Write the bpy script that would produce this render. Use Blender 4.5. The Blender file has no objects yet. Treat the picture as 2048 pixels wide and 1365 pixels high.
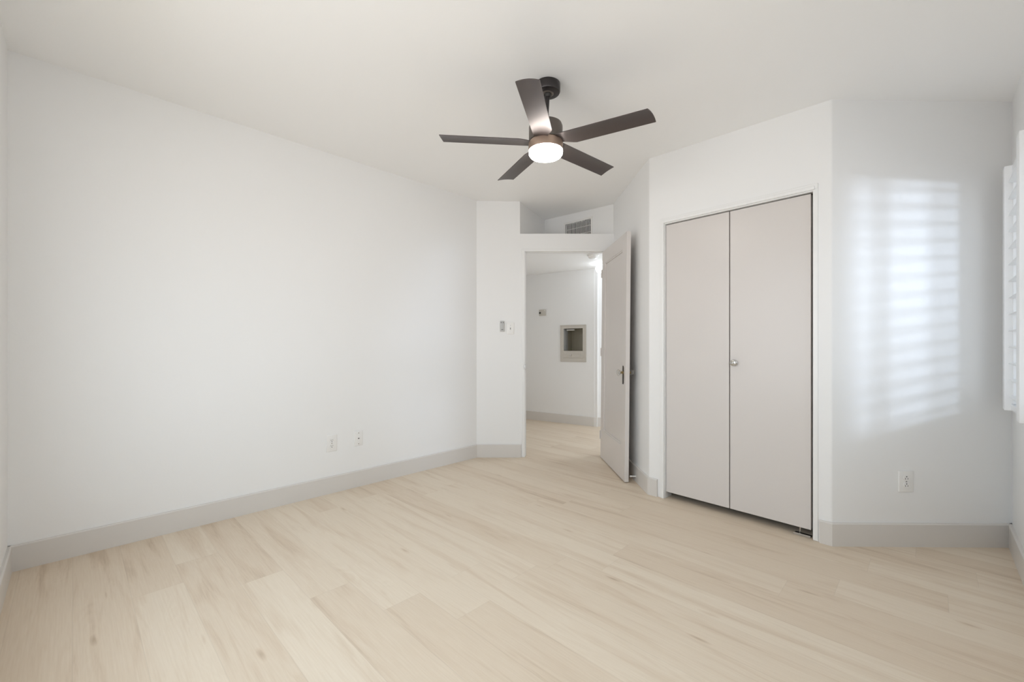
import bpy, bmesh, math, random
from mathutils import Vector, Matrix
random.seed(7)
C = bpy.context.scene.collection
scene = bpy.context.scene
PI = math.pi

# ------------------------------------------------------------------ camera, world, added spot lamp, daylight, exposure
CAM_H = 1.105
cam_d = bpy.data.cameras.new('camera')
cam = bpy.data.objects.new('camera', cam_d); C.objects.link(cam)
cam.location = (0, 0, CAM_H); cam.rotation_euler = (PI/2, 0, 0)
cam_d.sensor_width = 36; cam_d.lens = 855/2048*36
cam_d.shift_y = 8.5/2048; cam_d.clip_start = 0.02
scene.camera = cam

scene.view_settings.view_transform = 'Standard'
scene.view_settings.look = 'None'
scene.view_settings.gamma = 1
scene.view_settings.use_curve_mapping = False
scene.view_settings.exposure = 1.52
scene.cycles.use_denoising = True
scene.cycles.max_bounces = 14
scene.cycles.diffuse_bounces = 10
scene.cycles.transparent_max_bounces = 12
scene.cycles.sample_clamp_indirect = 6
scene.cycles.caustics_reflective = False
scene.cycles.caustics_refractive = False

world = bpy.data.worlds.new('world'); scene.world = world
world.use_nodes = True
wn = world.node_tree; wn.nodes.clear()
w_out = wn.nodes.new('ShaderNodeOutputWorld'); w_bg = wn.nodes.new('ShaderNodeBackground')
w_tc = wn.nodes.new('ShaderNodeTexCoord'); w_sep = wn.nodes.new('ShaderNodeSeparateXYZ')
w_mr = wn.nodes.new('ShaderNodeMapRange'); w_mr.inputs['From Min'].default_value = -0.15; w_mr.inputs['From Max'].default_value = 0.25
w_mix = wn.nodes.new('ShaderNodeMix'); w_mix.data_type = 'RGBA'
w_mix.inputs[6].default_value = (1.0, 0.99, 1.0, 1); w_mix.inputs[7].default_value = (0.80, 0.905, 1.0, 1)
wn.links.new(w_tc.outputs['Generated'], w_sep.inputs[0]); wn.links.new(w_sep.outputs['Z'], w_mr.inputs['Value'])
wn.links.new(w_mr.outputs[0], w_mix.inputs[0]); wn.links.new(w_mix.outputs[2], w_bg.inputs['Color'])
w_bg.inputs['Strength'].default_value = 1.5
wn.links.new(w_bg.outputs[0], w_out.inputs[0])

# added spot outside the corner window, throws the bright patch on the right wall
gl_d = bpy.data.lights.new('patch_spot', 'SPOT'); gl_d.energy = 215; gl_d.shadow_soft_size = 0.21; gl_d.color = (0.70, 0.82, 1.0)
gl_d.spot_size = math.radians(36); gl_d.spot_blend = 0.5
spot_o = bpy.data.objects.new('patch_spot', gl_d); C.objects.link(spot_o)
spot_o.location = (4.47, -0.14, 1.83)
spot_o.rotation_euler = (Vector((2.53, 2.12, 1.38))-Vector(spot_o.location)).to_track_quat('-Z', 'Y').to_euler()

# ------------------------------------------------------------------ plan of the room (metres, camera at x=0 y=0)
A = Vector((0.698, 0.716)); B = Vector((0.716, -0.698))       # directions of the left wall and of the planks
P0 = Vector((-2.453, 2.079)); P1 = Vector((-0.350, 4.217)); P2 = Vector((1.006, 4.217))
P3 = Vector((1.017, 3.172)); P4 = Vector((1.764, 2.360)); P5 = Vector((2.743, 2.3455))
PQ = Vector((0, 0))
# rear corner: window wall (P5 - t A) meets rear wall (P0 + s B)
_det = A.x*B.y - A.y*B.x
_r = P5 - P0
_t = (_r.x*B.y - _r.y*B.x)/_det
PQ = P5 - A*_t
def ceilz(x, y): return 2.4633507 - 0.02008676*x + 0.01448889*y

# ------------------------------------------------------------------ materials
def new_mat(name):
    m = bpy.data.materials.new(name); m.use_nodes = True
    return m, m.node_tree, m.node_tree.nodes['Principled BSDF']
def paint(name, col, rough=0.5, bump=0.0, scale=180, metallic=0.0, spec=0.5, vary=0.0):
    m, nt, b = new_mat(name)
    b.inputs['Base Color'].default_value = (*col, 1); b.inputs['Roughness'].default_value = rough
    b.inputs['Metallic'].default_value = metallic; b.inputs['Specular IOR Level'].default_value = spec
    tc = nt.nodes.new('ShaderNodeTexCoord')
    n = nt.nodes.new('ShaderNodeTexNoise'); n.inputs['Scale'].default_value = scale; n.inputs['Detail'].default_value = 3
    nt.links.new(tc.outputs['Object'], n.inputs['Vector'])
    if bump:
        bp = nt.nodes.new('ShaderNodeBump'); bp.inputs['Strength'].default_value = bump; bp.inputs['Distance'].default_value = 0.002
        nt.links.new(n.outputs['Fac'], bp.inputs['Height']); nt.links.new(bp.outputs[0], b.inputs['Normal'])
    if vary:
        hs = nt.nodes.new('ShaderNodeHueSaturation'); hs.inputs['Color'].default_value = (*col, 1)
        mr = nt.nodes.new('ShaderNodeMapRange'); mr.inputs['To Min'].default_value = 1-vary; mr.inputs['To Max'].default_value = 1+vary
        nt.links.new(n.outputs['Fac'], mr.inputs['Value']); nt.links.new(mr.outputs[0], hs.inputs['Value'])
        nt.links.new(hs.outputs[0], b.inputs['Base Color'])
    return m
def emitter(name, col, strength):
    m, nt, b = new_mat(name)
    b.inputs['Base Color'].default_value = (0.9, 0.9, 0.9, 1)
    b.inputs['Emission Color'].default_value = (*col, 1); b.inputs['Emission Strength'].default_value = strength
    return m
M = {}
M['wall'] = paint('wall_paint', (0.81, 0.81, 0.805), 0.42, 0.10, 90, spec=0.35)
M['ceiling'] = paint('ceiling_paint', (0.88, 0.88, 0.875), 0.6, 0.12, 90, spec=0.3)
M['greige'] = paint('greige_trim_paint', (0.645, 0.62, 0.59), 0.35, 0.05, 60)
M['door'] = paint('greige_door_paint', (0.635, 0.60, 0.575), 0.32, 0.06, 60)
M['white_trim'] = paint('white_trim_paint', (0.80, 0.80, 0.79), 0.3, 0.05, 60)
M['plastic'] = paint('white_plastic', (0.80, 0.79, 0.77), 0.25)
M['grey_plastic'] = paint('grey_plastic', (0.50, 0.50, 0.49), 0.35)
M['slot'] = paint('dark_slot', (0.02, 0.018, 0.016), 0.6)
M['black'] = paint('black_cavity', (0.012, 0.011, 0.010), 0.8)
M['shutter'] = paint('white_shutter_paint', (0.84, 0.85, 0.86), 0.3)
M['bronze_dark'] = paint('dark_bronze_metal', (0.045, 0.040, 0.040), 0.32, metallic=0.6)
M['bronze'] = paint('brushed_bronze_metal', (0.15, 0.13, 0.115), 0.38, 0.04, 300, metallic=0.7)
M['lamplit_bronze'] = paint('lamplit_bronze_ring', (0.36, 0.26, 0.20), 0.42, 0.04, 300, metallic=0.5)  # lamp glow on the ring put into this lighter bronze
M['blade'] = paint('fan_blade_finish', (0.115, 0.098, 0.095), 0.36, 0.03, 260, metallic=0.65, vary=0.05)
M['brass'] = paint('aged_brass', (0.42, 0.33, 0.17), 0.3, metallic=1.0)
M['iron'] = paint('dark_iron', (0.05, 0.04, 0.03), 0.45, metallic=0.8)
M['chrome'] = paint('nickel_metal', (0.55, 0.54, 0.52), 0.22, metallic=1.0)
M['niche_inside'] = paint('olive_enamel', (0.36, 0.33, 0.255), 0.35, 0.04, 60)
M['niche_paint'] = paint('niche_enamel', (0.52, 0.49, 0.44), 0.35, 0.04, 60)
M['lamp'] = emitter('fan_lamp_diffuser', (1.0, 0.95, 0.89), 10.0)
M['globe'] = emitter('hall_lamp_glass', (0.88, 0.95, 1.0), 3.2)

m, nt, b = new_mat('crystal_knob_glass')
b.inputs['Base Color'].default_value = (0.88, 0.87, 0.84, 1); b.inputs['Roughness'].default_value = 0.04
b.inputs['Transmission Weight'].default_value = 0.85; b.inputs['IOR'].default_value = 1.5
M['crystal'] = m
m, nt, b = new_mat('window_glass')
tr = nt.nodes.new('ShaderNodeBsdfTransparent'); gl = nt.nodes.new('ShaderNodeBsdfGlossy'); gl.inputs['Roughness'].default_value = 0.02
mx = nt.nodes.new('ShaderNodeMixShader'); mx.inputs[0].default_value = 0.06
nt.links.new(tr.outputs[0], mx.inputs[1]); nt.links.new(gl.outputs[0], mx.inputs[2])
nt.links.new(mx.outputs[0], nt.nodes['Material Output'].inputs['Surface']); M['glass'] = m

# unseen dark sheet added outside the triple window to dim its daylight
m, nt, b = new_mat('dimming_screen_mesh')
tr = nt.nodes.new('ShaderNodeBsdfTransparent'); tr.inputs['Color'].default_value = (0.52, 0.53, 0.54, 1)
di = nt.nodes.new('ShaderNodeBsdfDiffuse'); di.inputs['Color'].default_value = (0.10, 0.10, 0.095, 1)
mx = nt.nodes.new('ShaderNodeMixShader'); mx.inputs[0].default_value = 0.2
nt.links.new(tr.outputs[0], mx.inputs[1]); nt.links.new(di.outputs[0], mx.inputs[2])
nt.links.new(mx.outputs[0], nt.nodes['Material Output'].inputs['Surface']); M['screen'] = m

# pale oak vinyl planks: per-plank tone comes from the mesh, grain and joints from the uv maps
m, nt, b = new_mat('pale_oak_planks'); M['planks'] = m
N = nt.nodes; L = nt.links
ug = N.new('ShaderNodeUVMap'); ug.uv_map = 'grain'
ue = N.new('ShaderNodeUVMap'); ue.uv_map = 'edge'
at = N.new('ShaderNodeAttribute'); at.attribute_name = 'tone'
def vmath(op, a, bval):
    n = N.new('ShaderNodeVectorMath'); n.operation = op; L.new(a, n.inputs[0]); n.inputs[1].default_value = bval; return n.outputs[0]
def fmath(op, a, b_=None, clamp=False):
    n = N.new('ShaderNodeMath'); n.operation = op; n.use_clamp = clamp
    for i, v in enumerate((a, b_)):
        if v is None: continue
        if isinstance(v, (int, float)): n.inputs[i].default_value = v
        else: L.new(v, n.inputs[i])
    return n.outputs[0]
def noise(vec, scale, detail=4, rough=0.55, dist=0.0):
    n = N.new('ShaderNodeTexNoise'); n.inputs['Scale'].default_value = scale; n.inputs['Detail'].default_value = detail
    n.inputs['Roughness'].default_value = rough; n.inputs['Distortion'].default_value = dist
    L.new(vec, n.inputs['Vector']); return n.outputs['Fac']
def mrange(v, a, b_, c, d):
    n = N.new('ShaderNodeMapRange'); L.new(v, n.inputs['Value'])
    for k, x in zip(('From Min', 'From Max', 'To Min', 'To Max'), (a, b_, c, d)): n.inputs[k].default_value = x
    return n.outputs[0]
g1 = vmath('MULTIPLY', ug.outputs[0], (0.8, 10.0, 1))       # broad soft streaks
g2 = vmath('MULTIPLY', ug.outputs[0], (3.0, 75.0, 1))      # fine grain
g3 = vmath('MULTIPLY', ug.outputs[0], (1.6, 6.5, 1))        # cathedral figure
s1 = noise(g1, 1.6, 4, 0.55, 0.7)
s2 = noise(g2, 2.2, 5, 0.6, 0.2)
s4 = noise(g3, 1.1, 2, 0.5, 0.6)
rings = fmath('SINE', fmath('MULTIPLY', s4, 85.0))
rmask = mrange(noise(vmath('MULTIPLY', ug.outputs[0], (0.9, 3.0, 1)), 1.3, 2), 0.53, 0.66, 0.0, 1.0)
ringv = fmath('MULTIPLY', rings, rmask)
vo = N.new('ShaderNodeTexVoronoi'); vo.inputs['Scale'].default_value = 1.0
L.new(vmath('MULTIPLY', ug.outputs[0], (2.6, 9.0, 1)), vo.inputs['Vector'])
knot = mrange(vo.outputs['Distance'], 0.0, 0.14, 1.0, 0.0)
knot = fmath('MULTIPLY', knot, mrange(noise(g1, 3.0, 2), 0.48, 0.62, 0.0, 1.0))
streak = mrange(s1, 0.50, 0.72, 0.0, 1.0)
ramp = N.new('ShaderNodeValToRGB')
ramp.color_ramp.elements[0].position = 0.0; ramp.color_ramp.elements[0].color = (0.42, 0.315, 0.215, 1)
ramp.color_ramp.elements[1].position = 1.0; ramp.color_ramp.elements[1].color = (0.74, 0.65, 0.53, 1)
e = ramp.color_ramp.elements.new(0.55); e.color = (0.64, 0.53, 0.41, 1)
val = fmath('ADD', 0.64, fmath('MULTIPLY', at.outputs['Fac'], 0.25))
val = fmath('SUBTRACT', val, fmath('MULTIPLY', streak, 0.34))
val = fmath('ADD', val, fmath('MULTIPLY', fmath('SUBTRACT', s2, 0.5), 0.50))
val = fmath('ADD', val, fmath('MULTIPLY', ringv, 0.045))
val = fmath('SUBTRACT', val, fmath('MULTIPLY', knot, 0.62), True)
L.new(val, ramp.inputs[0])
# joints between planks: a hairline bevel, slightly darker
se = N.new('ShaderNodeSeparateXYZ'); L.new(ue.outputs[0], se.inputs[0])
jm = mrange(fmath('MINIMUM', se.outputs[0], se.outputs[1]), 0.0006, 0.0022, 0.93, 1.0)
mixj = N.new('ShaderNodeMix'); mixj.data_type = 'RGBA'; mixj.blend_type = 'MULTIPLY'; mixj.inputs[0].default_value = 1
comb = N.new('ShaderNodeCombineColor')
for i in range(3): L.new(jm, comb.inputs[i])
L.new(ramp.outputs[0], mixj.inputs[6]); L.new(comb.outputs[0], mixj.inputs[7])
L.new(mixj.outputs[2], b.inputs['Base Color'])
b.inputs['Roughness'].default_value = 0.5; b.inputs['Specular IOR Level'].default_value = 0.35
bp = N.new('ShaderNodeBump'); bp.inputs['Strength'].default_value = 0.12; bp.inputs['Distance'].default_value = 0.001
L.new(s2, bp.inputs['Height']); L.new(bp.outputs[0], b.inputs['Normal'])

# ------------------------------------------------------------------ mesh helpers
def obj(name, bm, mat, parent=None, smooth=False, loc=None):
    bmesh.ops.recalc_face_normals(bm, faces=bm.faces)
    me = bpy.data.meshes.new(name); bm.to_mesh(me); bm.free()
    me.materials.append(mat)
    if smooth:
        me.shade_smooth() if hasattr(me, 'shade_smooth') else None
        for p in me.polygons: p.use_smooth = True
        me.set_sharp_from_angle(angle=math.radians(38))
    o = bpy.data.objects.new(name, me); C.objects.link(o)
    if parent: o.parent = parent
    if loc: o.location = loc
    return o
def thing(name, label, cat, loc, rotz=0.0, group=None):
    o = bpy.data.objects.new(name, None); C.objects.link(o)
    o.empty_display_size = 0.05
    o.location = loc; o.rotation_euler = (0, 0, rotz); o['label'] = label; o['category'] = cat
    if group: o['group'] = group
    return o
def struct(o): o['kind'] = 'structure'; return o
def sempty(name, loc, rotz=0.0):
    o = bpy.data.objects.new(name, None); C.objects.link(o); o.empty_display_size = 0.05
    o.location = loc; o.rotation_euler = (0, 0, rotz); return struct(o)
def merge(bm, part):
    me = bpy.data.meshes.new('tmp'); part.to_mesh(me); part.free(); bm.from_mesh(me); bpy.data.meshes.remove(me)
def box(bm, x0, x1, y0, y1, z0, z1, bev=0.0, seg=2):
    p = bmesh.new(); bmesh.ops.create_cube(p, size=1)
    for v in p.verts:
        v.co = Vector(((x0+x1)/2+v.co.x*(x1-x0), (y0+y1)/2+v.co.y*(y1-y0), (z0+z1)/2+v.co.z*(z1-z0)))
    if bev: bmesh.ops.bevel(p, geom=list(p.edges), offset=bev, segments=seg, affect='EDGES', profile=0.5)
    merge(bm, p)
def cyl(bm, p0, p1, r0, r1=None, n=24, caps=True):
    r1 = r0 if r1 is None else r1
    p0, p1 = Vector(p0), Vector(p1); d = p1-p0
    q = Vector((0, 0, 1)).rotation_difference(d)
    a = [bm.verts.new(p0+q@Vector((r0*math.cos(2*PI*i/n), r0*math.sin(2*PI*i/n), 0))) for i in range(n)]
    b_ = [bm.verts.new(p1+q@Vector((r1*math.cos(2*PI*i/n), r1*math.sin(2*PI*i/n), 0))) for i in range(n)]
    for i in range(n): bm.faces.new((a[i], a[(i+1) % n], b_[(i+1) % n], b_[i]))
    if caps: bm.faces.new(a[::-1]); bm.faces.new(b_)
def lathe(bm, prof, n=48, origin=(0, 0, 0), axis=(0, 0, 1)):
    """prof: (radius, height) pairs turned about the axis"""
    q = Vector((0, 0, 1)).rotation_difference(Vector(axis)); o = Vector(origin); rings = []
    for r, h in prof:
        if r < 1e-6: rings.append([bm.verts.new(o+q@Vector((0, 0, h)))])
        else: rings.append([bm.verts.new(o+q@Vector((r*math.cos(2*PI*i/n), r*math.sin(2*PI*i/n), h))) for i in range(n)])
    for a, b_ in zip(rings, rings[1:]):
        for i in range(n):
            j = (i+1) % n
            if len(a) == 1 and len(b_) == 1: continue
            if len(a) == 1: bm.faces.new((a[0], b_[i], b_[j]))
            elif len(b_) == 1: bm.faces.new((a[i], a[j], b_[0]))
            else: bm.faces.new((a[i], a[j], b_[j], b_[i]))
    for ring, flip in ((rings[0], True), (rings[-1], False)):
        if len(ring) > 1: bm.faces.new(ring[::-1] if flip else ring)
def prism(bm, pts, z0, z1):
    """plan polygon raised from z0 to z1; either may be a function of x, y"""
    f0 = z0 if callable(z0) else (lambda x, y: z0); f1 = z1 if callable(z1) else (lambda x, y: z1)
    a = [bm.verts.new((p[0], p[1], f0(p[0], p[1]))) for p in pts]; b_ = [bm.verts.new((p[0], p[1], f1(p[0], p[1]))) for p in pts]
    n = len(pts)
    for i in range(n): bm.faces.new((a[i], a[(i+1) % n], b_[(i+1) % n], b_[i]))
    bm.faces.new(a[::-1]); bm.faces.new(b_)
TOP = lambda x, y: ceilz(x, y)+0.02
def wall_strip(bm, p, q, nout, thick, holes=(), z0=-0.02, z1=TOP):
    """a wall from p to q growing outward along nout, with (t0, t1, zlow, zhigh) holes"""
    p, q = Vector(p[:2]), Vector(q[:2]); d = (q-p); ln = d.length; d = d/ln; nout = Vector(nout[:2]).normalized()
    def seg(t0, t1, a, b_):
        prism(bm, [p+d*t0, p+d*t1, p+d*t1+nout*thick, p+d*t0+nout*thick], a, b_)
    t = 0
    for h in sorted(holes):
        if h[0] > t: seg(t, h[0], z0, z1)
        if h[2] > 0: seg(h[0], h[1], z0, h[2])
        seg(h[0], h[1], h[3], z1); t = h[1]
    if t < ln: seg(t, ln, z0, z1)
def perp_out(p, q, inside=Vector((0.2, 2.0))):
    d = (Vector(q)-Vector(p)).normalized(); n = Vector((d.y, -d.x))
    return n if (inside-Vector(p)).dot(n) < 0 else -n

# ------------------------------------------------------------------ the shell of the bedroom
nL = perp_out(P0, P1); nR = Vector((0, 1)); nW = perp_out(P5, PQ); nB = perp_out(PQ, P0); nC = perp_out(P3, P4)
bm = bmesh.new(); wall_strip(bm, P0-A*0.12, P1+(P1-P0).normalized()*0.06, nL, 0.12); struct(obj('wall_left', bm, M['wall']))
WZ0, WZ1 = 0.80, 2.02
rear_win = (0.85, 3.15, 0.50, 2.10)      # on the wall behind the camera, measured from P0
bm = bmesh.new(); wall_strip(bm, P0-B*0.12, PQ+B*0.16, nB, 0.12, [(rear_win[0]+0.12, rear_win[1]+0.12, rear_win[2], rear_win[3])]); struct(obj('wall_rear', bm, M['wall']))

# window wall: triple window by the far corner, one more near the camera
wins = [(0.20, 0.63, WZ0, WZ1), (0.72, 1.60, WZ0, WZ1), (1.69, 2.12, WZ0, WZ1), (2.75, 3.60, WZ0, WZ1)]
bm = bmesh.new(); wall_strip(bm, P5+A*0.02, PQ-A*0.12, nW, 0.15, [(a+0.02, b_+0.02, c, d) for a, b_, c, d in wins]); struct(obj('wall_window', bm, M['wall']))

# right wall with the outlet, carried on behind the closet
bm = bmesh.new(); dR = (P5-P4).normalized(); wall_strip(bm, P4+dR*0.035, P5+dR*0.30, nR, 0.12); struct(obj('wall_right', bm, M['wall']))

# closet wall: rounded ends, one opening for the pair of doors
dC = (P4-P3).normalized(); LC = (P4-P3).length
OC0, OC1, OCZ = 0.116, 1.022, 1.992
def arc(c, r, a0, a1, n=7): return [Vector((c[0]+r*math.cos(a0+(a1-a0)*i/n), c[1]+r*math.sin(a0+(a1-a0)*i/n))) for i in range(n+1)]
def rounded(prev, corner, nxt, r, n=7):
    """points that round a plan corner with radius r"""
    u = (Vector(prev)-Vector(corner)).normalized(); v = (Vector(nxt)-Vector(corner)).normalized()
    half = math.acos(max(-1, min(1, u.dot(v))))/2; t = r/math.tan(half)
    c = Vector(corner)+(u+v).normalized()*(r/math.sin(half)); pa = Vector(corner)+u*t; pb = Vector(corner)+v*t
    out = []
    a0 = math.atan2(pa.y-c.y, pa.x-c.x); a1 = math.atan2(pb.y-c.y, pb.x-c.x)
    da = (a1-a0+PI) % (2*PI)-PI
    return [Vector((c.x+r*math.cos(a0+da*i/n), c.y+r*math.sin(a0+da*i/n))) for i in range(n+1)]
bm = bmesh.new()
pl = P3+dC*OC0; pr = P3+dC*OC1
prism(bm, rounded(P2, P3, pl, 0.02)+[pl, pl+nC*0.10, P3+Vector((0.10, 0.10))], -0.02, TOP)
prism(bm, [pr]+rounded(pr, P4, P5, 0.02)+[P4+dR*0.035, P4+dR*0.035+Vector((0, 0.08)), pr+nC*0.10], -0.02, TOP)
prism(bm, [pl, pr, pr+nC*0.10, pl+nC*0.10], OCZ, TOP)
struct(obj('wall_closet', bm, M['wall'], smooth=True))
# short wall beside the open door
bm = bmesh.new(); prism(bm, [P2-Vector((0, -0.02)), (P3.x, P3.y+0.0082), (P3.x+0.10, P3.y+0.10), (P2.x+0.10, P2.y+0.02)], -0.02, TOP)
struct(obj('wall_alcove', bm, M['wall']))
# closet inside
bm = bmesh.new()
wall_strip(bm, (1.00, 4.337), (3.05, 4.337), (0, 1), 0.03); wall_strip(bm, (2.95, 2.40), (2.95, 4.37), (1, 0), 0.08)
struct(obj('wall_closet_inside', bm, M['wall']))

# wall with the doorway, open above the hall ceiling
DX0, DX1, DZ = 0.118, 0.930, 2.040
RX0, RX1, SHZ = 0.079, 1.000, 2.206
DY = 4.217
bm = bmesh.new()
prism(bm, [(P1.x-0.10, DY), (RX0, DY), (RX0, DY+0.12), (P1.x-0.10, DY+0.12)], SHZ, TOP)
prism(bm, [(P1.x-0.10, DY), (DX0, DY), (DX0, DY+0.12), (P1.x-0.10, DY+0.12)], -0.02, SHZ)
prism(bm, [(DX1, DY), (P2.x+0.10, DY), (P2.x+0.10, DY+0.12), (DX1, DY+0.12)], -0.02, SHZ)
prism(bm, [(DX0, DY), (DX1, DY), (DX1, DY+0.12), (DX0, DY+0.12)], DZ, SHZ)
struct(obj('wall_back', bm, M['wall']))
RB = Vector((0.372, 4.850)); RC = Vector((1.000, 4.245))
# recess above the doorway: shelf and its two walls
bm = bmesh.new(); prism(bm, [(RX0-0.02, DY+0.10), (1.04, DY+0.10), (0.45, 4.95), (0.35, 4.95)], 2.165, SHZ); struct(obj('trim_recess_shelf', bm, M['wall']))
bm = bmesh.new()
wall_strip(bm, (RX0, DY+0.02), RB, (-1, 0.4), 0.08, z0=2.17); struct(obj('wall_recess_left', bm, M['wall']))
dV = (RC-RB).normalized(); nV = Vector((-dV.y, dV.x)); nV = nV if nV.y > 0 else -nV
VT0, VT1, VZ0, VZ1 = 0.285, 0.622, 2.215, 2.425
bm = bmesh.new()
wall_strip(bm, RB-dV*0.05, RC+dV*0.12, nV, 0.08, [(VT0+0.05+0.008, VT1+0.05-0.008, VZ0+0.008, VZ1-0.008)], z0=2.17)
struct(obj('wall_recess_back', bm, M['wall']))

# ceiling
bm = bmesh.new()
ring = [P0-A*0.25-B*0.25, Vector((-0.6, 4.6)), Vector((0.25, 5.1)), Vector((0.5, 5.1)), Vector((1.2, 4.45)), Vector((3.1, 4.45)), Vector((3.1, 2.4)), P5+A*0.1+nW*0.25, PQ+nW*0.25+nB*0.25]
prism(bm, ring, lambda x, y: ceilz(x, y), lambda x, y: ceilz(x, y)+0.15)
struct(obj('ceiling', bm, M['ceiling']))

# floor: one mesh, one face per plank
bm = bmesh.new(); uvg = bm.loops.layers.uv.new('grain'); uve = bm.loops.layers.uv.new('edge'); tone = bm.faces.layers.float.new('tone')
W_, L_ = 0.1803, 1.52
joints = {-2: -2.71, -1: -2.27, 0: -1.93, 1: -1.625, 2: -1.36, 7: -1.19, 9: -0.30, 10: 0.06, 11: -0.215}
tones = {(-1, 0): 1.0, (-1, -1): 0.1, (0, 0): 0.2, (0, -1): 0.55, (1, 0): 0.05, (1, -1): 0.9, (2, 0): 0.1, (2, -1): 0.75, (3, 0): 0.75, (7, 0): 0.05, (7, -1): 0.85, (9, 0): 0.85, (9, -1): 0.25, (10, 0): 0.7, (10, -1): 0.15, (11, 0): 0.9, (11, -1): 0.3, (-2, 0): 0.25, (-2, -1): 0.8}
NB = Vector((-B.y, B.x)); NB = NB if NB.y > 0 else -NB           # across the planks
def fl(s, a): return B*s+NB*a
rr = random.Random(21)
for k in range(-16, 36):
    j0 = joints.get(k, rr.uniform(0, L_)-2.0)
    a0 = 0.7185+W_*k; a1 = a0+W_
    for i in range(-5, 6):
        sa, sb = j0+L_*i, j0+L_*(i+1)
        if sb < -6.2 or sa > 2.6: continue
        sa, sb = max(sa, -6.2), min(sb, 2.6)
        # planks are cut in four across and two along so the joint distance can be stored at the corners
        t = tones.get((k, i), rr.random()); ox, oy = rr.uniform(0, 50), rr.uniform(0, 50); fl_ = rr.choice((-1, 1))
        mid = (sa+sb)/2; am = (a0+a1)/2
        for s_, s__ in ((sa, mid), (mid, sb)):
            for q_, q__ in ((a0, am), (am, a1)):
                cs = [(s_, q_), (s__, q_), (s__, q__), (s_, q__)]
                f = bm.faces.new([bm.verts.new((*fl(s, q), 0)) for s, q in cs]); f[tone] = t
                for lp, (s, q) in zip(f.loops, cs):
                    lp[uvg].uv = (ox+s*fl_, oy+q)
                    lp[uve].uv = (min(s-sa, sb-s), min(q-a0, a1-q))
me = bpy.data.meshes.new('floor')
bmesh.ops.remove_doubles(bm, verts=bm.verts, dist=1e-5)
for f in bm.faces:
    if f.normal.z < 0: f.normal_flip()
bm.to_mesh(me); bm.free(); me.materials.append(M['planks'])
fo = bpy.data.objects.new('floor', me); C.objects.link(fo); struct(fo)

# ------------------------------------------------------------------ hall beyond the door
HL = Vector((0.1955, 6.43)); HR = Vector((1.115, 5.815)); dH = (HR-HL).normalized(); nH = Vector((-dH.y, dH.x)); nH = nH if nH.y > 0 else -nH
HA = HL-dH*1.5
NT0, NT1, NZ0, NZ1 = 0.652, 0.945, 1.027, 1.339            # phone niche opening, measured along the wall from HL
bm = bmesh.new(); wall_strip(bm, HA, HR+dH*0.05, nH, 0.12, [(1.5+NT0, 1.5+NT1, NZ0, NZ1)], z1=2.25); struct(obj('wall_hall_far', bm, M['wall']))
bm = bmesh.new(); wall_strip(bm, (HR.x, HR.y-0.004), (2.6, 5.70), (0, 1), 0.10, z1=2.25); struct(obj('wall_hall_right', bm, M['wall']))
bm = bmesh.new()
wall_strip(bm, (HA.x, 4.30), (HA.x, HA.y+0.1), (-1, 0), 0.1, z1=2.25)
wall_strip(bm, (HA.x-0.1, 4.217), (P1.x-0.09, 4.217), (0, 1), 0.12, z1=2.25)
struct(obj('wall_hall_left', bm, M['wall']))
bm = bmesh.new(); wall_strip(bm, (2.5, 4.36), (2.5, 5.8), (1, 0), 0.1, z1=2.25); struct(obj('wall_hall_end', bm, M['wall']))
bm = bmesh.new(); prism(bm, [(HA.x-0.05, 4.33), (2.55, 4.368), (2.55, 5.85), (1.2, 5.9), (HA.x+0.1, HA.y+0.2), (HA.x-0.05, HA.y+0.2)], 2.150, 2.162); struct(obj('ceiling_hall', bm, M['ceiling']))

# ------------------------------------------------------------------ baseboards: 127 mm high, 15 mm thick, eased top edge
BH, BT = 0.127, 0.015
def baseboard(name, pts):
    """pts runs along the wall face; the board lies to the left of travel when sign=+1"""
    prof = [(0.0, 0.0), (BT, 0.0), (BT, BH-0.006), (BT-0.004, BH-0.001), (BT-0.006, BH), (0.0, BH)]
    pts = [Vector(p[:2]) for p in pts]; n = len(pts); bm = bmesh.new(); secs = []
    dirs = [(pts[i+1]-pts[i]).normalized() for i in range(n-1)]
    for i, p in enumerate(pts):
        da = dirs[max(i-1, 0)]; db = dirs[min(i, n-2)]
        na = Vector((da.y, -da.x)); nb = Vector((db.y, -db.x)); m_ = (na+nb).normalized(); s = 1/max(0.3, m_.dot(na))
        secs.append([bm.verts.new((*(p+m_*(o_*s)), z)) for o_, z in prof])
    for a, b_ in zip(secs, secs[1:]):
        for i in range(len(prof)):
            j = (i+1) % len(prof); bm.faces.new((a[i], a[j], b_[j], b_[i]))
    bm.faces.new(secs[0]); bm.faces.new(secs[-1][::-1])
    return struct(obj(name, bm, M['greige']))
baseboard('baseboard_left', [P0, P1])
baseboard('baseboard_back', [P1+Vector((0.0, 0)), (DX0-0.030, DY)])
baseboard('baseboard_alcove', [P2+Vector((0, -0.0)), (P3.x, P3.y+0.02)]+rounded(P2, P3, pl, 0.02)[1:]+[P3+dC*0.070])
baseboard('baseboard_right', [P3+dC*(OC1+0.028)]+[P4, P5])
baseboard('baseboard_window', [P5, PQ])
baseboard('baseboard_rear', [PQ, P0])
baseboard('baseboard_hall', [HA, HR, (2.5, 5.704)])

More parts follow.
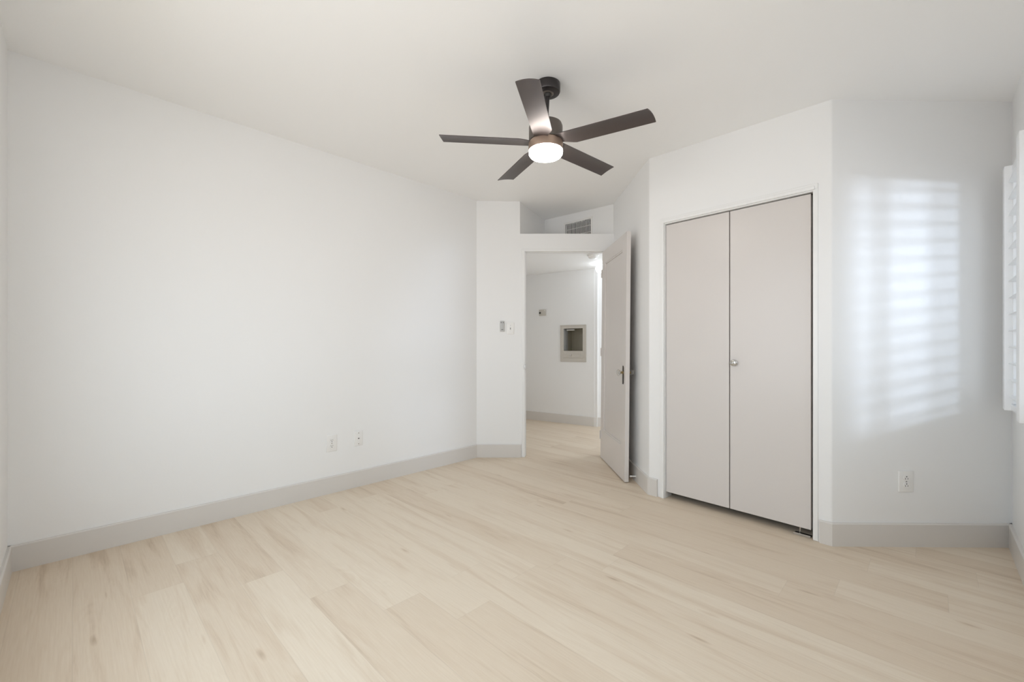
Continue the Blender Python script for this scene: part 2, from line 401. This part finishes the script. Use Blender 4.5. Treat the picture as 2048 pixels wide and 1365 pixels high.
# ------------------------------------------------------------------ doorway: slim white frame, jambs and a stop
def frame_at(p, n_in):
    """rotation that turns local -y to the wall normal pointing into the room; local +x is then to the viewer's right"""
    return math.atan2(n_in[0], -n_in[1])
bm = bmesh.new()
for x0, x1 in ((DX0-0.030, DX0), ):
    box(bm, x0+0.010, x1+0.006, DY-0.010, DY+0.004, 0.001, DZ+0.012, 0.003)
box(bm, DX1-0.006, DX1+0.02, DY-0.010, DY+0.004, 0.001, DZ+0.012, 0.003)
box(bm, DX0-0.020, DX1+0.02, DY-0.0105, DY+0.004, DZ-0.010, DZ+0.012, 0.003)
box(bm, DX0-0.012, DX0+0.012, DY+0.0, DY+0.125, 0.001, DZ)
box(bm, DX1-0.012, DX1+0.012, DY+0.0, DY+0.125, 0.001, DZ)
box(bm, DX0, DX1, DY+0.0, DY+0.125, DZ-0.004, DZ+0.004)
box(bm, DX0+0.011, DX0+0.022, DY+0.045, DY+0.075, 0.001, DZ-0.012)
box(bm, DX0+0.011, DX1-0.011, DY+0.045, DY+0.075, DZ-0.010, DZ-0.003)
dfr = struct(obj('trim_1', bm, M['white_trim']))
bm = bmesh.new(); box(bm, DX0+0.0115, DX0+0.014, DY+0.008, DY+0.034, 0.86, 0.92, 0.001)
box(bm, DX0-0.001, DX0+0.0135, DY-0.0145, DY-0.010, 0.87, 0.91, 0.001)
so = obj('strike_plate', bm, M['chrome'], dfr); so['label'] = 'small worn metal strike plate'

# bedroom door leaf, standing open toward the camera
DL, DT = 0.775, 0.034
lean = math.radians(0.55)
ang = math.atan2(3.425-4.198, 0.901-0.868)                   # direction from hinge to free edge, in plan
dr = sempty('door_1', (0.868, 4.198, 0.008), ang)
dr.rotation_euler = (Matrix.Rotation(lean, 4, 'Y') @ Matrix.Rotation(ang, 4, 'Z')).to_euler()
# local x from hinge to free edge, local +y = toward the side wall, local -y = seen face; check the sign
def leaf():
    bm = bmesh.new(); H_ = 2.012
    s0, s1, r0, r1 = 0.105, DL-0.115, 0.275, H_-0.125
    yf = 0.0; yb = DT
    box(bm, 0, s0, yf, yb, 0, H_, 0.0015, 1); box(bm, s1, DL, yf, yb, 0, H_, 0.0015, 1)
    box(bm, s0-0.001, s1+0.001, yf, yb, 0, r0, 0.0015, 1); box(bm, s0-0.001, s1+0.001, yf, yb, r1, H_, 0.0015, 1)
    return bm, s0, s1, r0, r1, H_
bm, s0, s1, r0, r1, H_ = leaf()
obj('frame', bm, M['door'], dr)
bm = bmesh.new()
box(bm, s0-0.004, s1+0.004, 0.012, DT-0.012, r0-0.004, r1+0.004)
for (xa, xb, za, zb) in ((s0-0.002, s0+0.012, r0, r1), (s1-0.012, s1+0.002, r0, r1)):
    for y0, y1 in ((0.004, 0.013), (DT-0.013, DT-0.004)): box(bm, xa, xb, y0, y1, za, zb, 0.003)
for (za, zb) in ((r0-0.002, r0+0.012), (r1-0.012, r1+0.002)):
    for y0, y1 in ((0.004, 0.013), (DT-0.013, DT-0.004)): box(bm, s0, s1, y0, y1, za, zb, 0.003)
obj('panel', bm, M['door'], dr)
def knob_pair(side):
    s = -1 if side == 'front' else 1; y0 = 0.0 if side == 'front' else DT; kz = 0.875; kx = DL-0.062
    bm = bmesh.new(); box(bm, kx-0.017, kx+0.017, y0-0.002 if s < 0 else y0-0.001, y0+0.001 if s < 0 else y0+0.002, kz-0.085, kz+0.045, 0.0009, 1)
    box(bm, kx-0.012, kx+0.012, y0-0.0035 if s < 0 else y0, y0 if s < 0 else y0+0.0035, kz-0.095, kz+0.055, 0.001, 1)
    e_ = obj('escutcheon', bm, M['iron'], dr); e_['label'] = 'dark iron key plate'
    bm = bmesh.new(); lathe(bm, [(0.014, 0.0), (0.014, 0.006), (0.009, 0.009), (0.008, 0.020), (0.012, 0.023), (0.012, 0.026)], 20, (kx, y0, kz), (0, s, 0))
    sh = obj('shank', bm, M['brass'], dr, True); sh['label'] = 'brass knob shank'
    bm = bmesh.new(); lathe(bm, [(0.010, 0.024), (0.020, 0.028), (0.025, 0.036), (0.024, 0.046), (0.016, 0.054), (0.0, 0.055)], 12, (kx, y0, kz), (0, s, 0))
    k = obj('door_knob', bm, M['crystal'], dr); k['label'] = 'faceted glass door knob'
knob_pair('front'); knob_pair('back')
bm = bmesh.new(); box(bm, DL-0.0005, DL+0.0015, 0.008, DT-0.008, 0.80, 0.93, 0.0006, 1); box(bm, DL, DL+0.006, 0.012, DT-0.012, 0.86, 0.885, 0.002, 1)
la = obj('latch_plate', bm, M['door'], dr)
for hz in (0.22, 1.03, 1.80):
    bm = bmesh.new(); cyl(bm, (-0.004, -0.004, hz-0.04), (-0.004, -0.004, hz+0.04), 0.006, n=12)
    obj('hinge', bm, M['door'], dr, True)

# door stop on the short wall's baseboard
ds = thing('door_stop', 'white sprung door stop reaching from the baseboard to the open door', 'door stop', (P3.x-0.015, 3.455, 0.045))
bm = bmesh.new(); lathe(bm, [(0.011, 0), (0.011, 0.004), (0.006, 0.006)], 16, (0, 0, 0), (-1, 0, 0)); obj('base', bm, M['plastic'], ds, True)
bm = bmesh.new()
prof = [(0.0045, 0.004)]+[(0.0048+0.0014*(i % 2), 0.006+i*0.0016) for i in range(20)]+[(0.0045, 0.040)]
lathe(bm, prof, 12, (0, 0, 0), (-1, 0, 0)); obj('spring', bm, M['plastic'], ds, True)
bm = bmesh.new(); lathe(bm, [(0.007, 0.038), (0.0075, 0.048), (0.005, 0.051), (0, 0.051)], 16, (0, 0, 0), (-1, 0, 0)); obj('tip', bm, M['plastic'], ds, True)

# ------------------------------------------------------------------ closet doors and their frame (local x along the closet wall, -y into the room)
rc = frame_at(P3, (-nC.x, -nC.y))
fr = struct(bpy.data.objects.new('trim_2', None)); C.objects.link(fr); fr.location = (P3.x, P3.y, 0); fr.rotation_euler = (0, 0, rc)
bm = bmesh.new()
T_ = 0.026
box(bm, OC0-T_, OC0+0.004, -0.010, 0.01, 0.001, OCZ+T_, 0.003); box(bm, OC0-0.012, OC0+0.006, -0.015, 0.0, 0.001, OCZ+0.012, 0.003)
box(bm, OC1-0.004, OC1+T_*0.8, -0.006, 0.01, 0.001, OCZ+T_, 0.003)
box(bm, OC0, OC1, 0.0, 0.10, OCZ-0.014, OCZ+0.002); box(bm, OC0, OC0+0.008, 0.0, 0.10, 0.001, OCZ); box(bm, OC1-0.005, OC1, 0.0, 0.10, 0.001, OCZ)
obj('jamb', bm, M['white_trim'], fr)
bm = bmesh.new()
box(bm, OC0-T_, OC1+T_*0.8, -0.0105, 0.01, OCZ-0.004, OCZ+T_, 0.003); box(bm, OC0-0.012, OC1+0.006, -0.0155, 0.0, OCZ-0.008, OCZ+0.012, 0.003)
obj('header', bm, M['white_trim'], fr)
RY = 0.016                                                    # doors stand back from the wall face
def closet_door(name, x0, x1):
    d = sempty(name, (*(P3+dC*x0), 0.0), rc)
    bm = bmesh.new(); box(bm, 0.0, x1-x0, RY, RY+0.034, 0.047, OCZ-0.020, 0.0012, 1); obj('door_leaf', bm, M['door'], d)
    return d
xm = 0.562
d2 = closet_door('door_2', OC0+0.010, xm-0.003); d3 = closet_door('door_3', xm+0.003, OC1-0.018)
bm = bmesh.new(); kx = 0.026
lathe(bm, [(0.020, 0.0), (0.020, 0.003), (0.015, 0.006), (0.008, 0.008), (0.008, 0.014)], 28, (kx, RY, 0.992), (0, -1, 0))
lathe(bm, [(0.008, 0.012), (0.018, 0.016), (0.020, 0.022), (0.018, 0.028), (0.009, 0.031), (0.006, 0.029), (0.0, 0.032)], 28, (kx, RY, 0.992), (0, -1, 0))
k = obj('door_knob', bm, M['chrome'], d3, True); k['label'] = 'round nickel closet knob'
bm = bmesh.new(); box(bm, x1:=OC1-0.018-xm-0.003-0.085, x1+0.085, RY-0.004, RY+0.04, 0.001, 0.004); box(bm, x1, x1+0.085, RY-0.006, RY-0.004, 0.001, 0.014)
cyl(bm, (x1+0.030, RY+0.012, 0.003), (x1+0.030, RY+0.012, 0.05), 0.004, n=10)
pv = obj('pivot_bracket', bm, M['chrome'], d3); pv['label'] = 'metal floor pivot bracket'
bm = bmesh.new(); box(bm, 0.33, 0.475, RY+0.010, RY+0.03, OCZ-0.021, OCZ-0.015); tr_ = obj('pivot_track', bm, M['iron'], d3)

# ------------------------------------------------------------------ ceiling fan
FX, FY = 0.189, 2.270; FZ = ceilz(FX, FY)
fan = thing('ceiling_fan', 'dark bronze five-bladed ceiling fan with a glowing round light', 'ceiling fan', (FX, FY, FZ))
def fz(z): return z-FZ
bm = bmesh.new(); lathe(bm, [(0.062, 0.004), (0.067, -0.004), (0.0665, fz(2.450)), (0.063, fz(2.444)), (0.056, fz(2.442)), (0.036, fz(2.442))][::-1], 56)
obj('canopy', bm, M['bronze_dark'], fan, True)
bm = bmesh.new(); lathe(bm, [(0.0, fz(2.436)), (0.028, fz(2.436)), (0.033, fz(2.440)), (0.033, fz(2.446)), (0.0, fz(2.446))], 40)
obj('canopy_ring', bm, M['bronze'], fan, True)
tx = -0.010                                                   # the rod hangs a touch off plumb
bm = bmesh.new(); lathe(bm, [(0.0, -0.022), (0.014, -0.017), (0.020, -0.006), (0.020, 0.004), (0.0, 0.006)], 28, (0, 0, fz(2.440))); obj('hanger_ball', bm, M['slot'], fan, True)
bm = bmesh.new(); cyl(bm, (0, 0, fz(2.442)), (tx, 0, fz(2.290)), 0.0125, n=28); obj('downrod', bm, M['bronze_dark'], fan, True)
bm = bmesh.new(); lathe(bm, [(0.0, 0.052), (0.0165, 0.050), (0.0175, 0.030), (0.024, 0.016), (0.026, 0.0), (0.0, 0.0)], 32, (tx, 0, fz(2.284))); obj('yoke', bm, M['bronze'], fan, True)
bm = bmesh.new(); lathe(bm, [(0.0, 2.290), (0.030, 2.289), (0.070, 2.284), (0.084, 2.277), (0.0895, 2.262), (0.0895, 2.196), (0.086, 2.188), (0.0, 2.188)], 64, (tx, 0, -FZ)); obj('motor_housing', bm, M['bronze'], fan, True)
bm = bmesh.new(); lathe(bm, [(0.0, 2.190), (0.080, 2.190), (0.0905, 2.180), (0.0915, 2.174), (0.0915, 2.146), (0.0895, 2.138), (0.0, 2.138)], 64, (tx, 0, -FZ)); obj('light_ring', bm, M['lamplit_bronze'], fan, True)
bm = bmesh.new(); lathe(bm, [(0.0, 2.139), (0.0895, 2.139), (0.0900, 2.131), (0.0885, 2.119), (0.082, 2.110), (0.070, 2.107), (0.0, 2.105)], 64, (tx, 0, -FZ)); dl = obj('lamp_diffuser', bm, M['lamp'], fan, True)
dl['label'] = 'glowing white round lens'
R_, CH = 0.548, 0.105; pitch = math.radians(9.0)
def blade_mesh():
    bm = bmesh.new(); nu, nv = 30, 12
    def pt(u, v, top):
        # u 0..1 along, v -1..1 across (v=+1 is the lower edge with the cut-back root)
        r = 0.078+(R_-0.078)*u
        half_p = CH/2; half_m = CH/2
        if v > 0:
            k = max(0.0, min(1.0, (r-0.082)/(0.150-0.082))); half_p = 0.020+(CH/2-0.020)*k
        x = r+0.004*(1-v*v)*u**6
        x += 0.008*v*u**8                                     # tip runs slightly out at the lower edge
        y = v*(half_p if v > 0 else half_m)
        z = 0.0055*(1-(y/(CH/2))**2)*min(1, (r-0.078)/0.08+0.2)
        z += 0.0042 if top else 0.0
        c, s = math.cos(-pitch), math.sin(-pitch)
        return Vector((x, y*c-z*s, y*s+z*c))
    g = {}
    for t in (0, 1):
        for i in range(nu+1):
            for j in range(nv+1): g[t, i, j] = bm.verts.new(pt(i/nu, -1+2*j/nv, t))
    for t in (0, 1):
        for i in range(nu):
            for j in range(nv): bm.faces.new((g[t, i, j], g[t, i+1, j], g[t, i+1, j+1], g[t, i, j+1]))
    for i in range(nu):
        for j in (0, nv): bm.faces.new((g[0, i, j], g[0, i+1, j], g[1, i+1, j], g[1, i, j]))
    for j in range(nv):
        for i in (0, nu): bm.faces.new((g[0, i, j], g[0, i, j+1], g[1, i, j+1], g[1, i, j]))
    return bm
bl = obj('blade', blade_mesh(), M['blade'], fan, True)
for k in range(5):
    o = bl if k == 0 else bl.copy()
    if k: C.objects.link(o); o.parent = fan
    o.location = (tx, 0, fz(2.176)); o.rotation_euler = (0, 0, math.radians(-30.3+72*k))

# ------------------------------------------------------------------ wall plates
def duplex(name, label, loc, rz, w, h, group='duplex outlets low on the walls'):
    t = thing(name, label, 'outlet', loc, rz, group)
    bm = bmesh.new(); box(bm, -w/2, w/2, -0.006, 0.001, -h/2, h/2, 0.0028, 3); obj('cover_plate', bm, M['plastic'], t, True)
    for sgn in (-1, 1):
        zc = sgn*0.0195*h/0.115
        bm = bmesh.new(); pr_ = []
        for i in range(32):
            a = 2*PI*i/32; x = 0.0172*math.cos(a); z = max(-0.0142, min(0.0142, 0.0172*math.sin(a))); pr_.append((x, z))
        f0 = [bm.verts.new((x, -0.005, zc+z)) for x, z in pr_]; f1 = [bm.verts.new((x*0.96, -0.0082, zc+z*0.96)) for x, z in pr_]
        for i in range(32): bm.faces.new((f0[i], f0[(i+1) % 32], f1[(i+1) % 32], f1[i]))
        bm.faces.new(f1); bm.faces.new(f0[::-1]); so = obj('receptacle', bm, M['plastic'], t)
        bm = bmesh.new(); s = 1 if name != 'x' else 1
        zz = OUT_FLIP[0]
        box(bm, -0.0078, -0.0052, -0.0086, -0.0060, zc-0.003*zz-0.0042, zc-0.003*zz+0.0042); box(bm, 0.0052, 0.0078, -0.0086, -0.0060, zc-0.003*zz-0.0036, zc-0.003*zz+0.0036)
        cyl(bm, (0, -0.0060, zc+0.0080*zz), (0, -0.0086, zc+0.0080*zz), 0.0029, n=16)
        obj('slots', bm, M['slot'], so)
    bm = bmesh.new(); cyl(bm, (0, -0.005, 0), (0, -0.0072, 0), 0.0032, n=16); obj('screw', bm, M['chrome'], t)
    return t
OUT_FLIP = [-1]
rl = frame_at(P0, (-nL.x, -nL.y))
dLw = (P1-P0).normalized()
def on_left(px_ratio):   # point of the left wall seen along x/y = ratio
    s = (px_ratio*P0.y-P0.x)/(dLw.x-px_ratio*dLw.y); return P0+dLw*s
q = on_left(-361/855); duplex('wall_outlet', 'white duplex outlet on the long left wall, ground holes downward', (q.x, q.y, 1.105-196*q.y/855), rl, 0.080, 0.122)
OUT_FLIP[0] = 1
duplex('wall_outlet', 'white duplex outlet on the right wall below the daylight patch', (2.166, P4.y-0.0145*(2.166-P4.x)/(P5.x-P4.x), 0.355), -0.0147, 0.078, 0.116)
q = on_left(-307.5/855)
t = thing('phone_jack', 'small white phone jack plate right of the outlet on the left wall', 'phone jack', (q.x, q.y, 1.105-186*q.y/855), rl)
bm = bmesh.new(); box(bm, -0.035, 0.035, -0.0065, 0.001, -0.058, 0.058, 0.0028, 3); obj('cover_plate', bm, M['plastic'], t, True)
bm = bmesh.new(); box(bm, -0.0085, 0.0085, -0.0078, -0.004, -0.005, 0.0105, 0.0008, 1); obj('jack_surround', bm, M['plastic'], t)
bm = bmesh.new(); box(bm, -0.006, 0.006, -0.0082, -0.0060, -0.0035, 0.003); so = obj('socket', bm, M['slot'], t)
for z in (-0.042, 0.042):
    bm = bmesh.new(); cyl(bm, (0, -0.005, z), (0, -0.0076, z), 0.0033, n=16); obj('screw', bm, M['chrome'], t)

t = thing('light_switch', 'white toggle light switch plate beside the bedroom doorway', 'light switch', (-0.016, DY, 1.271))
bm = bmesh.new(); box(bm, -0.037, 0.037, -0.006, 0.001, -0.058, 0.058, 0.0028, 3); obj('cover_plate', bm, M['plastic'], t, True)
bm = bmesh.new(); box(bm, -0.0052, 0.0052, -0.0068, -0.005, -0.012, 0.012); obj('toggle_slot', bm, M['grey_plastic'], t)
bm = bmesh.new(); box(bm, -0.0036, 0.0036, -0.017, -0.006, -0.006, 0.001, 0.001, 1); tg = obj('toggle', bm, M['bronze'], t); tg['label'] = 'dark little toggle lever'
for z in (-0.030, 0.030):
    bm = bmesh.new(); cyl(bm, (0, -0.005, z), (0, -0.0074, z), 0.003, n=14); obj('screw', bm, M['chrome'], t)

t = thing('fan_remote', 'slim grey fan remote in its white holder left of the light switch', 'remote control', (-0.096, DY, 1.290))
bm = bmesh.new(); box(bm, -0.026, 0.026, -0.008, 0.001, -0.052, 0.030, 0.003, 3); obj('holder', bm, M['plastic'], t, True)
bm = bmesh.new(); box(bm, -0.0215, 0.0215, -0.020, -0.004, -0.050, 0.054, 0.006, 3); obj('body', bm, M['grey_plastic'], t, True)
for x, z, r in ((-0.010, 0.038, 0.0045), (0.010, 0.038, 0.0045), (0.0, 0.030, 0.006), (-0.006, 0.018, 0.0045), (0.006, 0.018, 0.0045), (0.0, 0.006, 0.0045)):
    bm = bmesh.new(); cyl(bm, (x, -0.018, z), (x, -0.0215, z), r, n=16); obj('button', bm, M['bronze_dark'] if z > 0.033 else M['grey_plastic'], t)
bm = bmesh.new(); box(bm, -0.009, 0.009, -0.0215, -0.0175, -0.034, -0.029, 0.001, 1); obj('button', bm, M['slot'], t)

# ------------------------------------------------------------------ air vent in the recess
rv = frame_at(RB, (-nV.x, -nV.y))
t = thing('air_vent', 'white wall vent with dark vertical slots above the doorway', 'air vent', (*(RB+dV*VT0), 0), rv)
bm = bmesh.new(); w = VT1-VT0
box(bm, -0.012, 0.008, -0.004, 0.002, VZ0-0.006, VZ1+0.012); box(bm, w-0.008, w+0.012, -0.004, 0.002, VZ0-0.006, VZ1+0.012)
box(bm, -0.012, w+0.012, -0.0042, 0.002, VZ1-0.006, VZ1+0.012); box(bm, -0.012, w+0.012, -0.0042, 0.002, VZ0-0.006, VZ0+0.010)
obj('vent_frame', bm, M['plastic'], t)
bm = bmesh.new()
for i in range(1, 18):
    x = 0.008+(w-0.016)*i/18; box(bm, x-0.0031, x+0.0031, -0.001, 0.004, VZ0+0.008, VZ1-0.004)
for zz in (0.33, 0.66): box(bm, 0.008, w-0.008, 0.004, 0.007, VZ0+(VZ1-VZ0)*zz-0.0015, VZ0+(VZ1-VZ0)*zz+0.0015)
obj('slats', bm, M['plastic'], t)
bm = bmesh.new(); box(bm, 0.0, w, 0.030, 0.034, VZ0, VZ1); obj('slot_backing', bm, M['black'], t)  # flat black plate, the dark of the vent put into its colour

# ------------------------------------------------------------------ hall fittings
rh = frame_at(HL, (-nH.x, -nH.y))
q = HL+dH*0.319
t = thing('thermostat', 'small white thermostat with a black square on the hall wall', 'thermostat', (q.x, q.y, 1.580), rh)
bm = bmesh.new(); box(bm, -0.068, 0.068, -0.006, 0.001, -0.050, 0.050, 0.003, 2); obj('wall_plate', bm, M['plastic'], t, True)
bm = bmesh.new(); box(bm, -0.060, 0.048, -0.028, -0.004, -0.043, 0.046, 0.004, 2); obj('body', bm, M['niche_paint'], t, True)
bm = bmesh.new(); box(bm, -0.058, -0.030, -0.030, -0.026, -0.014, 0.010); obj('display', bm, M['slot'], t)
bm = bmesh.new(); box(bm, 0.028, 0.042, -0.0295, -0.026, 0.026, 0.036, 0.001, 1); obj('lever', bm, M['plastic'], t)

q = HL+dH*0.604
t = thing('wall_niche', 'greige framed phone niche sunk into the hall wall', 'wall niche', (q.x, q.y, 0), rh)
fw = 0.386; ox0, ox1 = NT0-0.604, NT1-0.604
bm = bmesh.new()
box(bm, 0, ox0, -0.012, 0.004, 0.872, 1.385, 0.002, 1); box(bm, ox1, fw, -0.012, 0.004, 0.872, 1.385, 0.002, 1)
box(bm, 0, fw, -0.0122, 0.004, NZ1, 1.385, 0.002, 1); box(bm, 0, fw, -0.0122, 0.004, 0.872, 0.925, 0.002, 1)
box(bm, ox0-0.01, ox1+0.01, -0.009, 0.004, 0.92, NZ0, 0.002, 1)
box(bm, -0.006, fw+0.006, -0.016, -0.006, 1.372, 1.390, 0.003, 2); box(bm, -0.004, 0.004, -0.016, -0.004, 0.872, 1.385, 0.002, 1); box(bm, fw-0.004, fw+0.006, -0.016, -0.004, 0.872, 1.385, 0.002, 1)
obj('surround', bm, M['niche_paint'], t)
bm = bmesh.new(); dp = 0.26
box(bm, ox0-0.01, ox0, 0.0, dp, NZ0-0.01, NZ1+0.01); box(bm, ox1, ox1+0.01, 0.0, dp, NZ0-0.01, NZ1+0.01)
box(bm, ox0-0.01, ox1+0.01, dp, dp+0.01, NZ0-0.01, NZ1+0.01); box(bm, ox0, ox1, 0.0, dp, NZ0-0.01, NZ0); box(bm, ox0, ox1, 0.0, dp, NZ1, NZ1+0.01)
obj('box_lining', bm, M['niche_inside'], t)
bm = bmesh.new(); box(bm, 0.035, fw-0.075, -0.016, -0.006, 0.932, 0.985, 0.003, 2); lid = obj('flap', bm, M['niche_paint'], t)
bm = bmesh.new(); lathe(bm, [(0.0045, 0.0), (0.004, 0.006), (0.009, 0.010), (0.009, 0.016), (0.0, 0.018)], 20, (0.162, -0.015, 0.966), (0, -1, 0)); kk = obj('knob', bm, M['chrome'], lid, True); kk['label'] = 'tiny metal knob'
bm = bmesh.new(); cyl(bm, (ox0+0.02, 0.05, NZ1-0.016), (ox0+0.14, 0.05, NZ1-0.016), 0.009, n=14); obj('lamp_tube', bm, M['plastic'], t, True)

t = thing('smoke_detector', 'round white smoke detector on the hall ceiling', 'smoke detector', (0.935, 4.93, 2.150))
bm = bmesh.new(); lathe(bm, [(0.0, 0.0), (0.066, 0.0), (0.068, -0.010), (0.060, -0.013), (0.0, -0.013)], 40); obj('base', bm, M['plastic'], t, True)
bm = bmesh.new(); lathe(bm, [(0.0, -0.012), (0.054, -0.012), (0.055, -0.026), (0.050, -0.036), (0.036, -0.044), (0.0, -0.046)], 40); obj('cover', bm, M['plastic'], t, True)
bm = bmesh.new(); cyl(bm, (0.012, -0.020, -0.043), (0.012, -0.020, -0.047), 0.004, n=12); obj('indicator', bm, M['slot'], t)

t = thing('hall_ceiling_light', 'lit round globe lamp on the hall ceiling behind the open door', 'ceiling light', (1.125, 5.46, 2.150))
bm = bmesh.new(); lathe(bm, [(0.0, 0.0), (0.050, 0.0), (0.050, -0.008), (0.026, -0.014), (0.0, -0.014)], 32); obj('base', bm, M['plastic'], t, True)
bm = bmesh.new(); lathe(bm, [(0.024, -0.012), (0.040, -0.022), (0.054, -0.044), (0.058, -0.066), (0.054, -0.088), (0.040, -0.108), (0.020, -0.120), (0.0, -0.123)], 36); g_ = obj('globe', bm, M['globe'], t, True); g_['label'] = 'glowing white globe'

# area lights added inside the hall to brighten it, standing for daylight
for nm, loc, dirv, en, sx, colr in (('hall_fill', (2.40, 5.05, 1.25), (-1, 0.1, 0), 5.4, 1.0, (0.85, 0.92, 1.0)), ('hall_fill', (-1.05, 5.3, 1.25), (1, 0.1, 0), 2.0, 1.0, (1.0, 0.97, 0.93))):
    ld = bpy.data.lights.new(nm, 'AREA'); ld.shape = 'RECTANGLE'; ld.size = sx; ld.size_y = 1.8; ld.energy = en; ld.color = colr
    lo = bpy.data.objects.new(nm, ld); C.objects.link(lo); lo.location = loc; lo.rotation_euler = Vector(dirv).to_track_quat('-Z', 'Y').to_euler()

# ------------------------------------------------------------------ windows and their louvred shutters (local x = distance along the wall from the far corner, -y into the room)
rw = frame_at(P5, (-nW.x, -nW.y))
labels = ['white louvred window shutter nearest the corner with the right wall', 'white louvred window shutter cut off by the right edge of the photo']
rwall = math.atan2(-nB.x, nB.y)
for i, (t0, t1, z0, z1) in enumerate(wins+[rear_win]):
    p = P5-A*t0; w = t1-t0; no = nW; along = -A
    if i == 4: p = P0+B*t1; rw = frame_at(P0, (-nB.x, -nB.y)); no = nB; along = -B
    wd = sempty('window_%d' % (i+1), (p.x, p.y, 0), rw)
    bm = bmesh.new(); f = 0.035
    box(bm, 0, f, 0.095, 0.145, z0, z1); box(bm, w-f, w, 0.095, 0.145, z0, z1); box(bm, 0, w, 0.0955, 0.1445, z0, z0+f); box(bm, 0, w, 0.0955, 0.1445, z1-f, z1)
    if i: box(bm, f, w-f, 0.100, 0.135, (z0+z1)/2-0.018, (z0+z1)/2+0.018)
    if i == 0: box(bm, 0.290, 0.320, 0.100, 0.135, z0+f, z1-f)
    obj('window_frame', bm, M['white_trim'], wd)
    bm = bmesh.new(); box(bm, f-0.002, w-f+0.002, 0.117, 0.121, z0+f-0.002, z1-f+0.002); obj('window_pane', bm, M['glass'], wd)
    if i < 3:
        bm = bmesh.new(); bm.faces.new([bm.verts.new(v) for v in ((0, 0.1475, z0), (w, 0.1475, z0), (w, 0.1475, z1), (0, 0.1475, z1))])
        if i == 0: bm.faces.new([bm.verts.new(v) for v in ((0, 0.1500, z0), (0.15, 0.1500, z0), (0.15, 0.1500, z1), (0, 0.1500, z1))])
        obj('dimming_screen', bm, M['screen'], wd)  # added light-dimming sheets, a second one on the corner window
    j0, j1 = (-0.065 if i == 0 else -0.0448), (w+0.0444 if i < 1 else w+0.065)
    if i < 2:
      s = thing('window_shutter', labels[i], 'window shutter', (p.x, p.y, 0), rw, 'white louvred shutters over the windows')
      ZB, ZT = 0.765, 2.040
      bm = bmesh.new()
      box(bm, j0, 0.0, -0.045, -0.0005, ZB, ZT, 0.002, 1); box(bm, w, j1, -0.045, -0.0005, ZB, ZT, 0.002, 1)
      box(bm, 0.0, w, -0.018, -0.0005, ZT-0.05, ZT-0.004, 0.002, 1); box(bm, 0.0, w, -0.022, -0.0005, ZB+0.004, ZB+0.035, 0.002, 1)
      obj('shutter_frame', bm, M['shutter'], s)
      bm = bmesh.new(); st = 0.022
      bm.free()
      for xa, xb in ((0.001, st), (w-st, w-0.001)):
          bm = bmesh.new(); box(bm, xa, xb, -0.016, 0.014, ZB+0.036, ZT-0.051, 0.0015, 1); obj('stile', bm, M['shutter'], s)
      bm = bmesh.new(); nl = 14; pz = (ZT-ZB-0.085)/nl
      for k in range(nl):
          zc = ZB+0.036+pz*(k+0.5)
          prof = []
          for a in range(16):
              th = 2*PI*a/16; yy = 0.038*math.cos(th); zz = 0.0052*math.sin(th); tl = math.radians(7)
              prof.append((yy*math.cos(tl)-zz*math.sin(tl)+0.004, yy*math.sin(tl)+zz*math.cos(tl)+zc))
          a_ = [bm.verts.new((st+0.002, y, z)) for y, z in prof]; b_ = [bm.verts.new((w-st-0.002, y, z)) for y, z in prof]
          for q_ in range(16): bm.faces.new((a_[q_], a_[(q_+1) % 16], b_[(q_+1) % 16], b_[q_]))
          bm.faces.new(a_[::-1]); bm.faces.new(b_)
      obj('louvers', bm, M['shutter'], s, True)
      for zc in (ZB+0.028, ZB+0.060, ZT-0.092):  # added dark boxes where gaps show the dark outside
          bm = bmesh.new(); box(bm, 0.0005, 0.006, 0.016, 0.026, zc-0.006, zc+0.006, 0.001, 1); obj('dark_gap', bm, M['slot'], s)
    # daylight portal: guides sky light sampling through the opening
    pd = bpy.data.lights.new('portal', 'AREA'); pd.shape = 'RECTANGLE'; pd.size = w; pd.size_y = z1-z0; pd.cycles.is_portal = True
    po = bpy.data.objects.new('portal', pd); C.objects.link(po)
    c = p+along*(w/2)+no*0.16; po.location = (c.x, c.y, (z0+z1)/2)
    po.rotation_euler = Vector((-no.x, -no.y, 0)).to_track_quat('-Z', 'Y').to_euler()
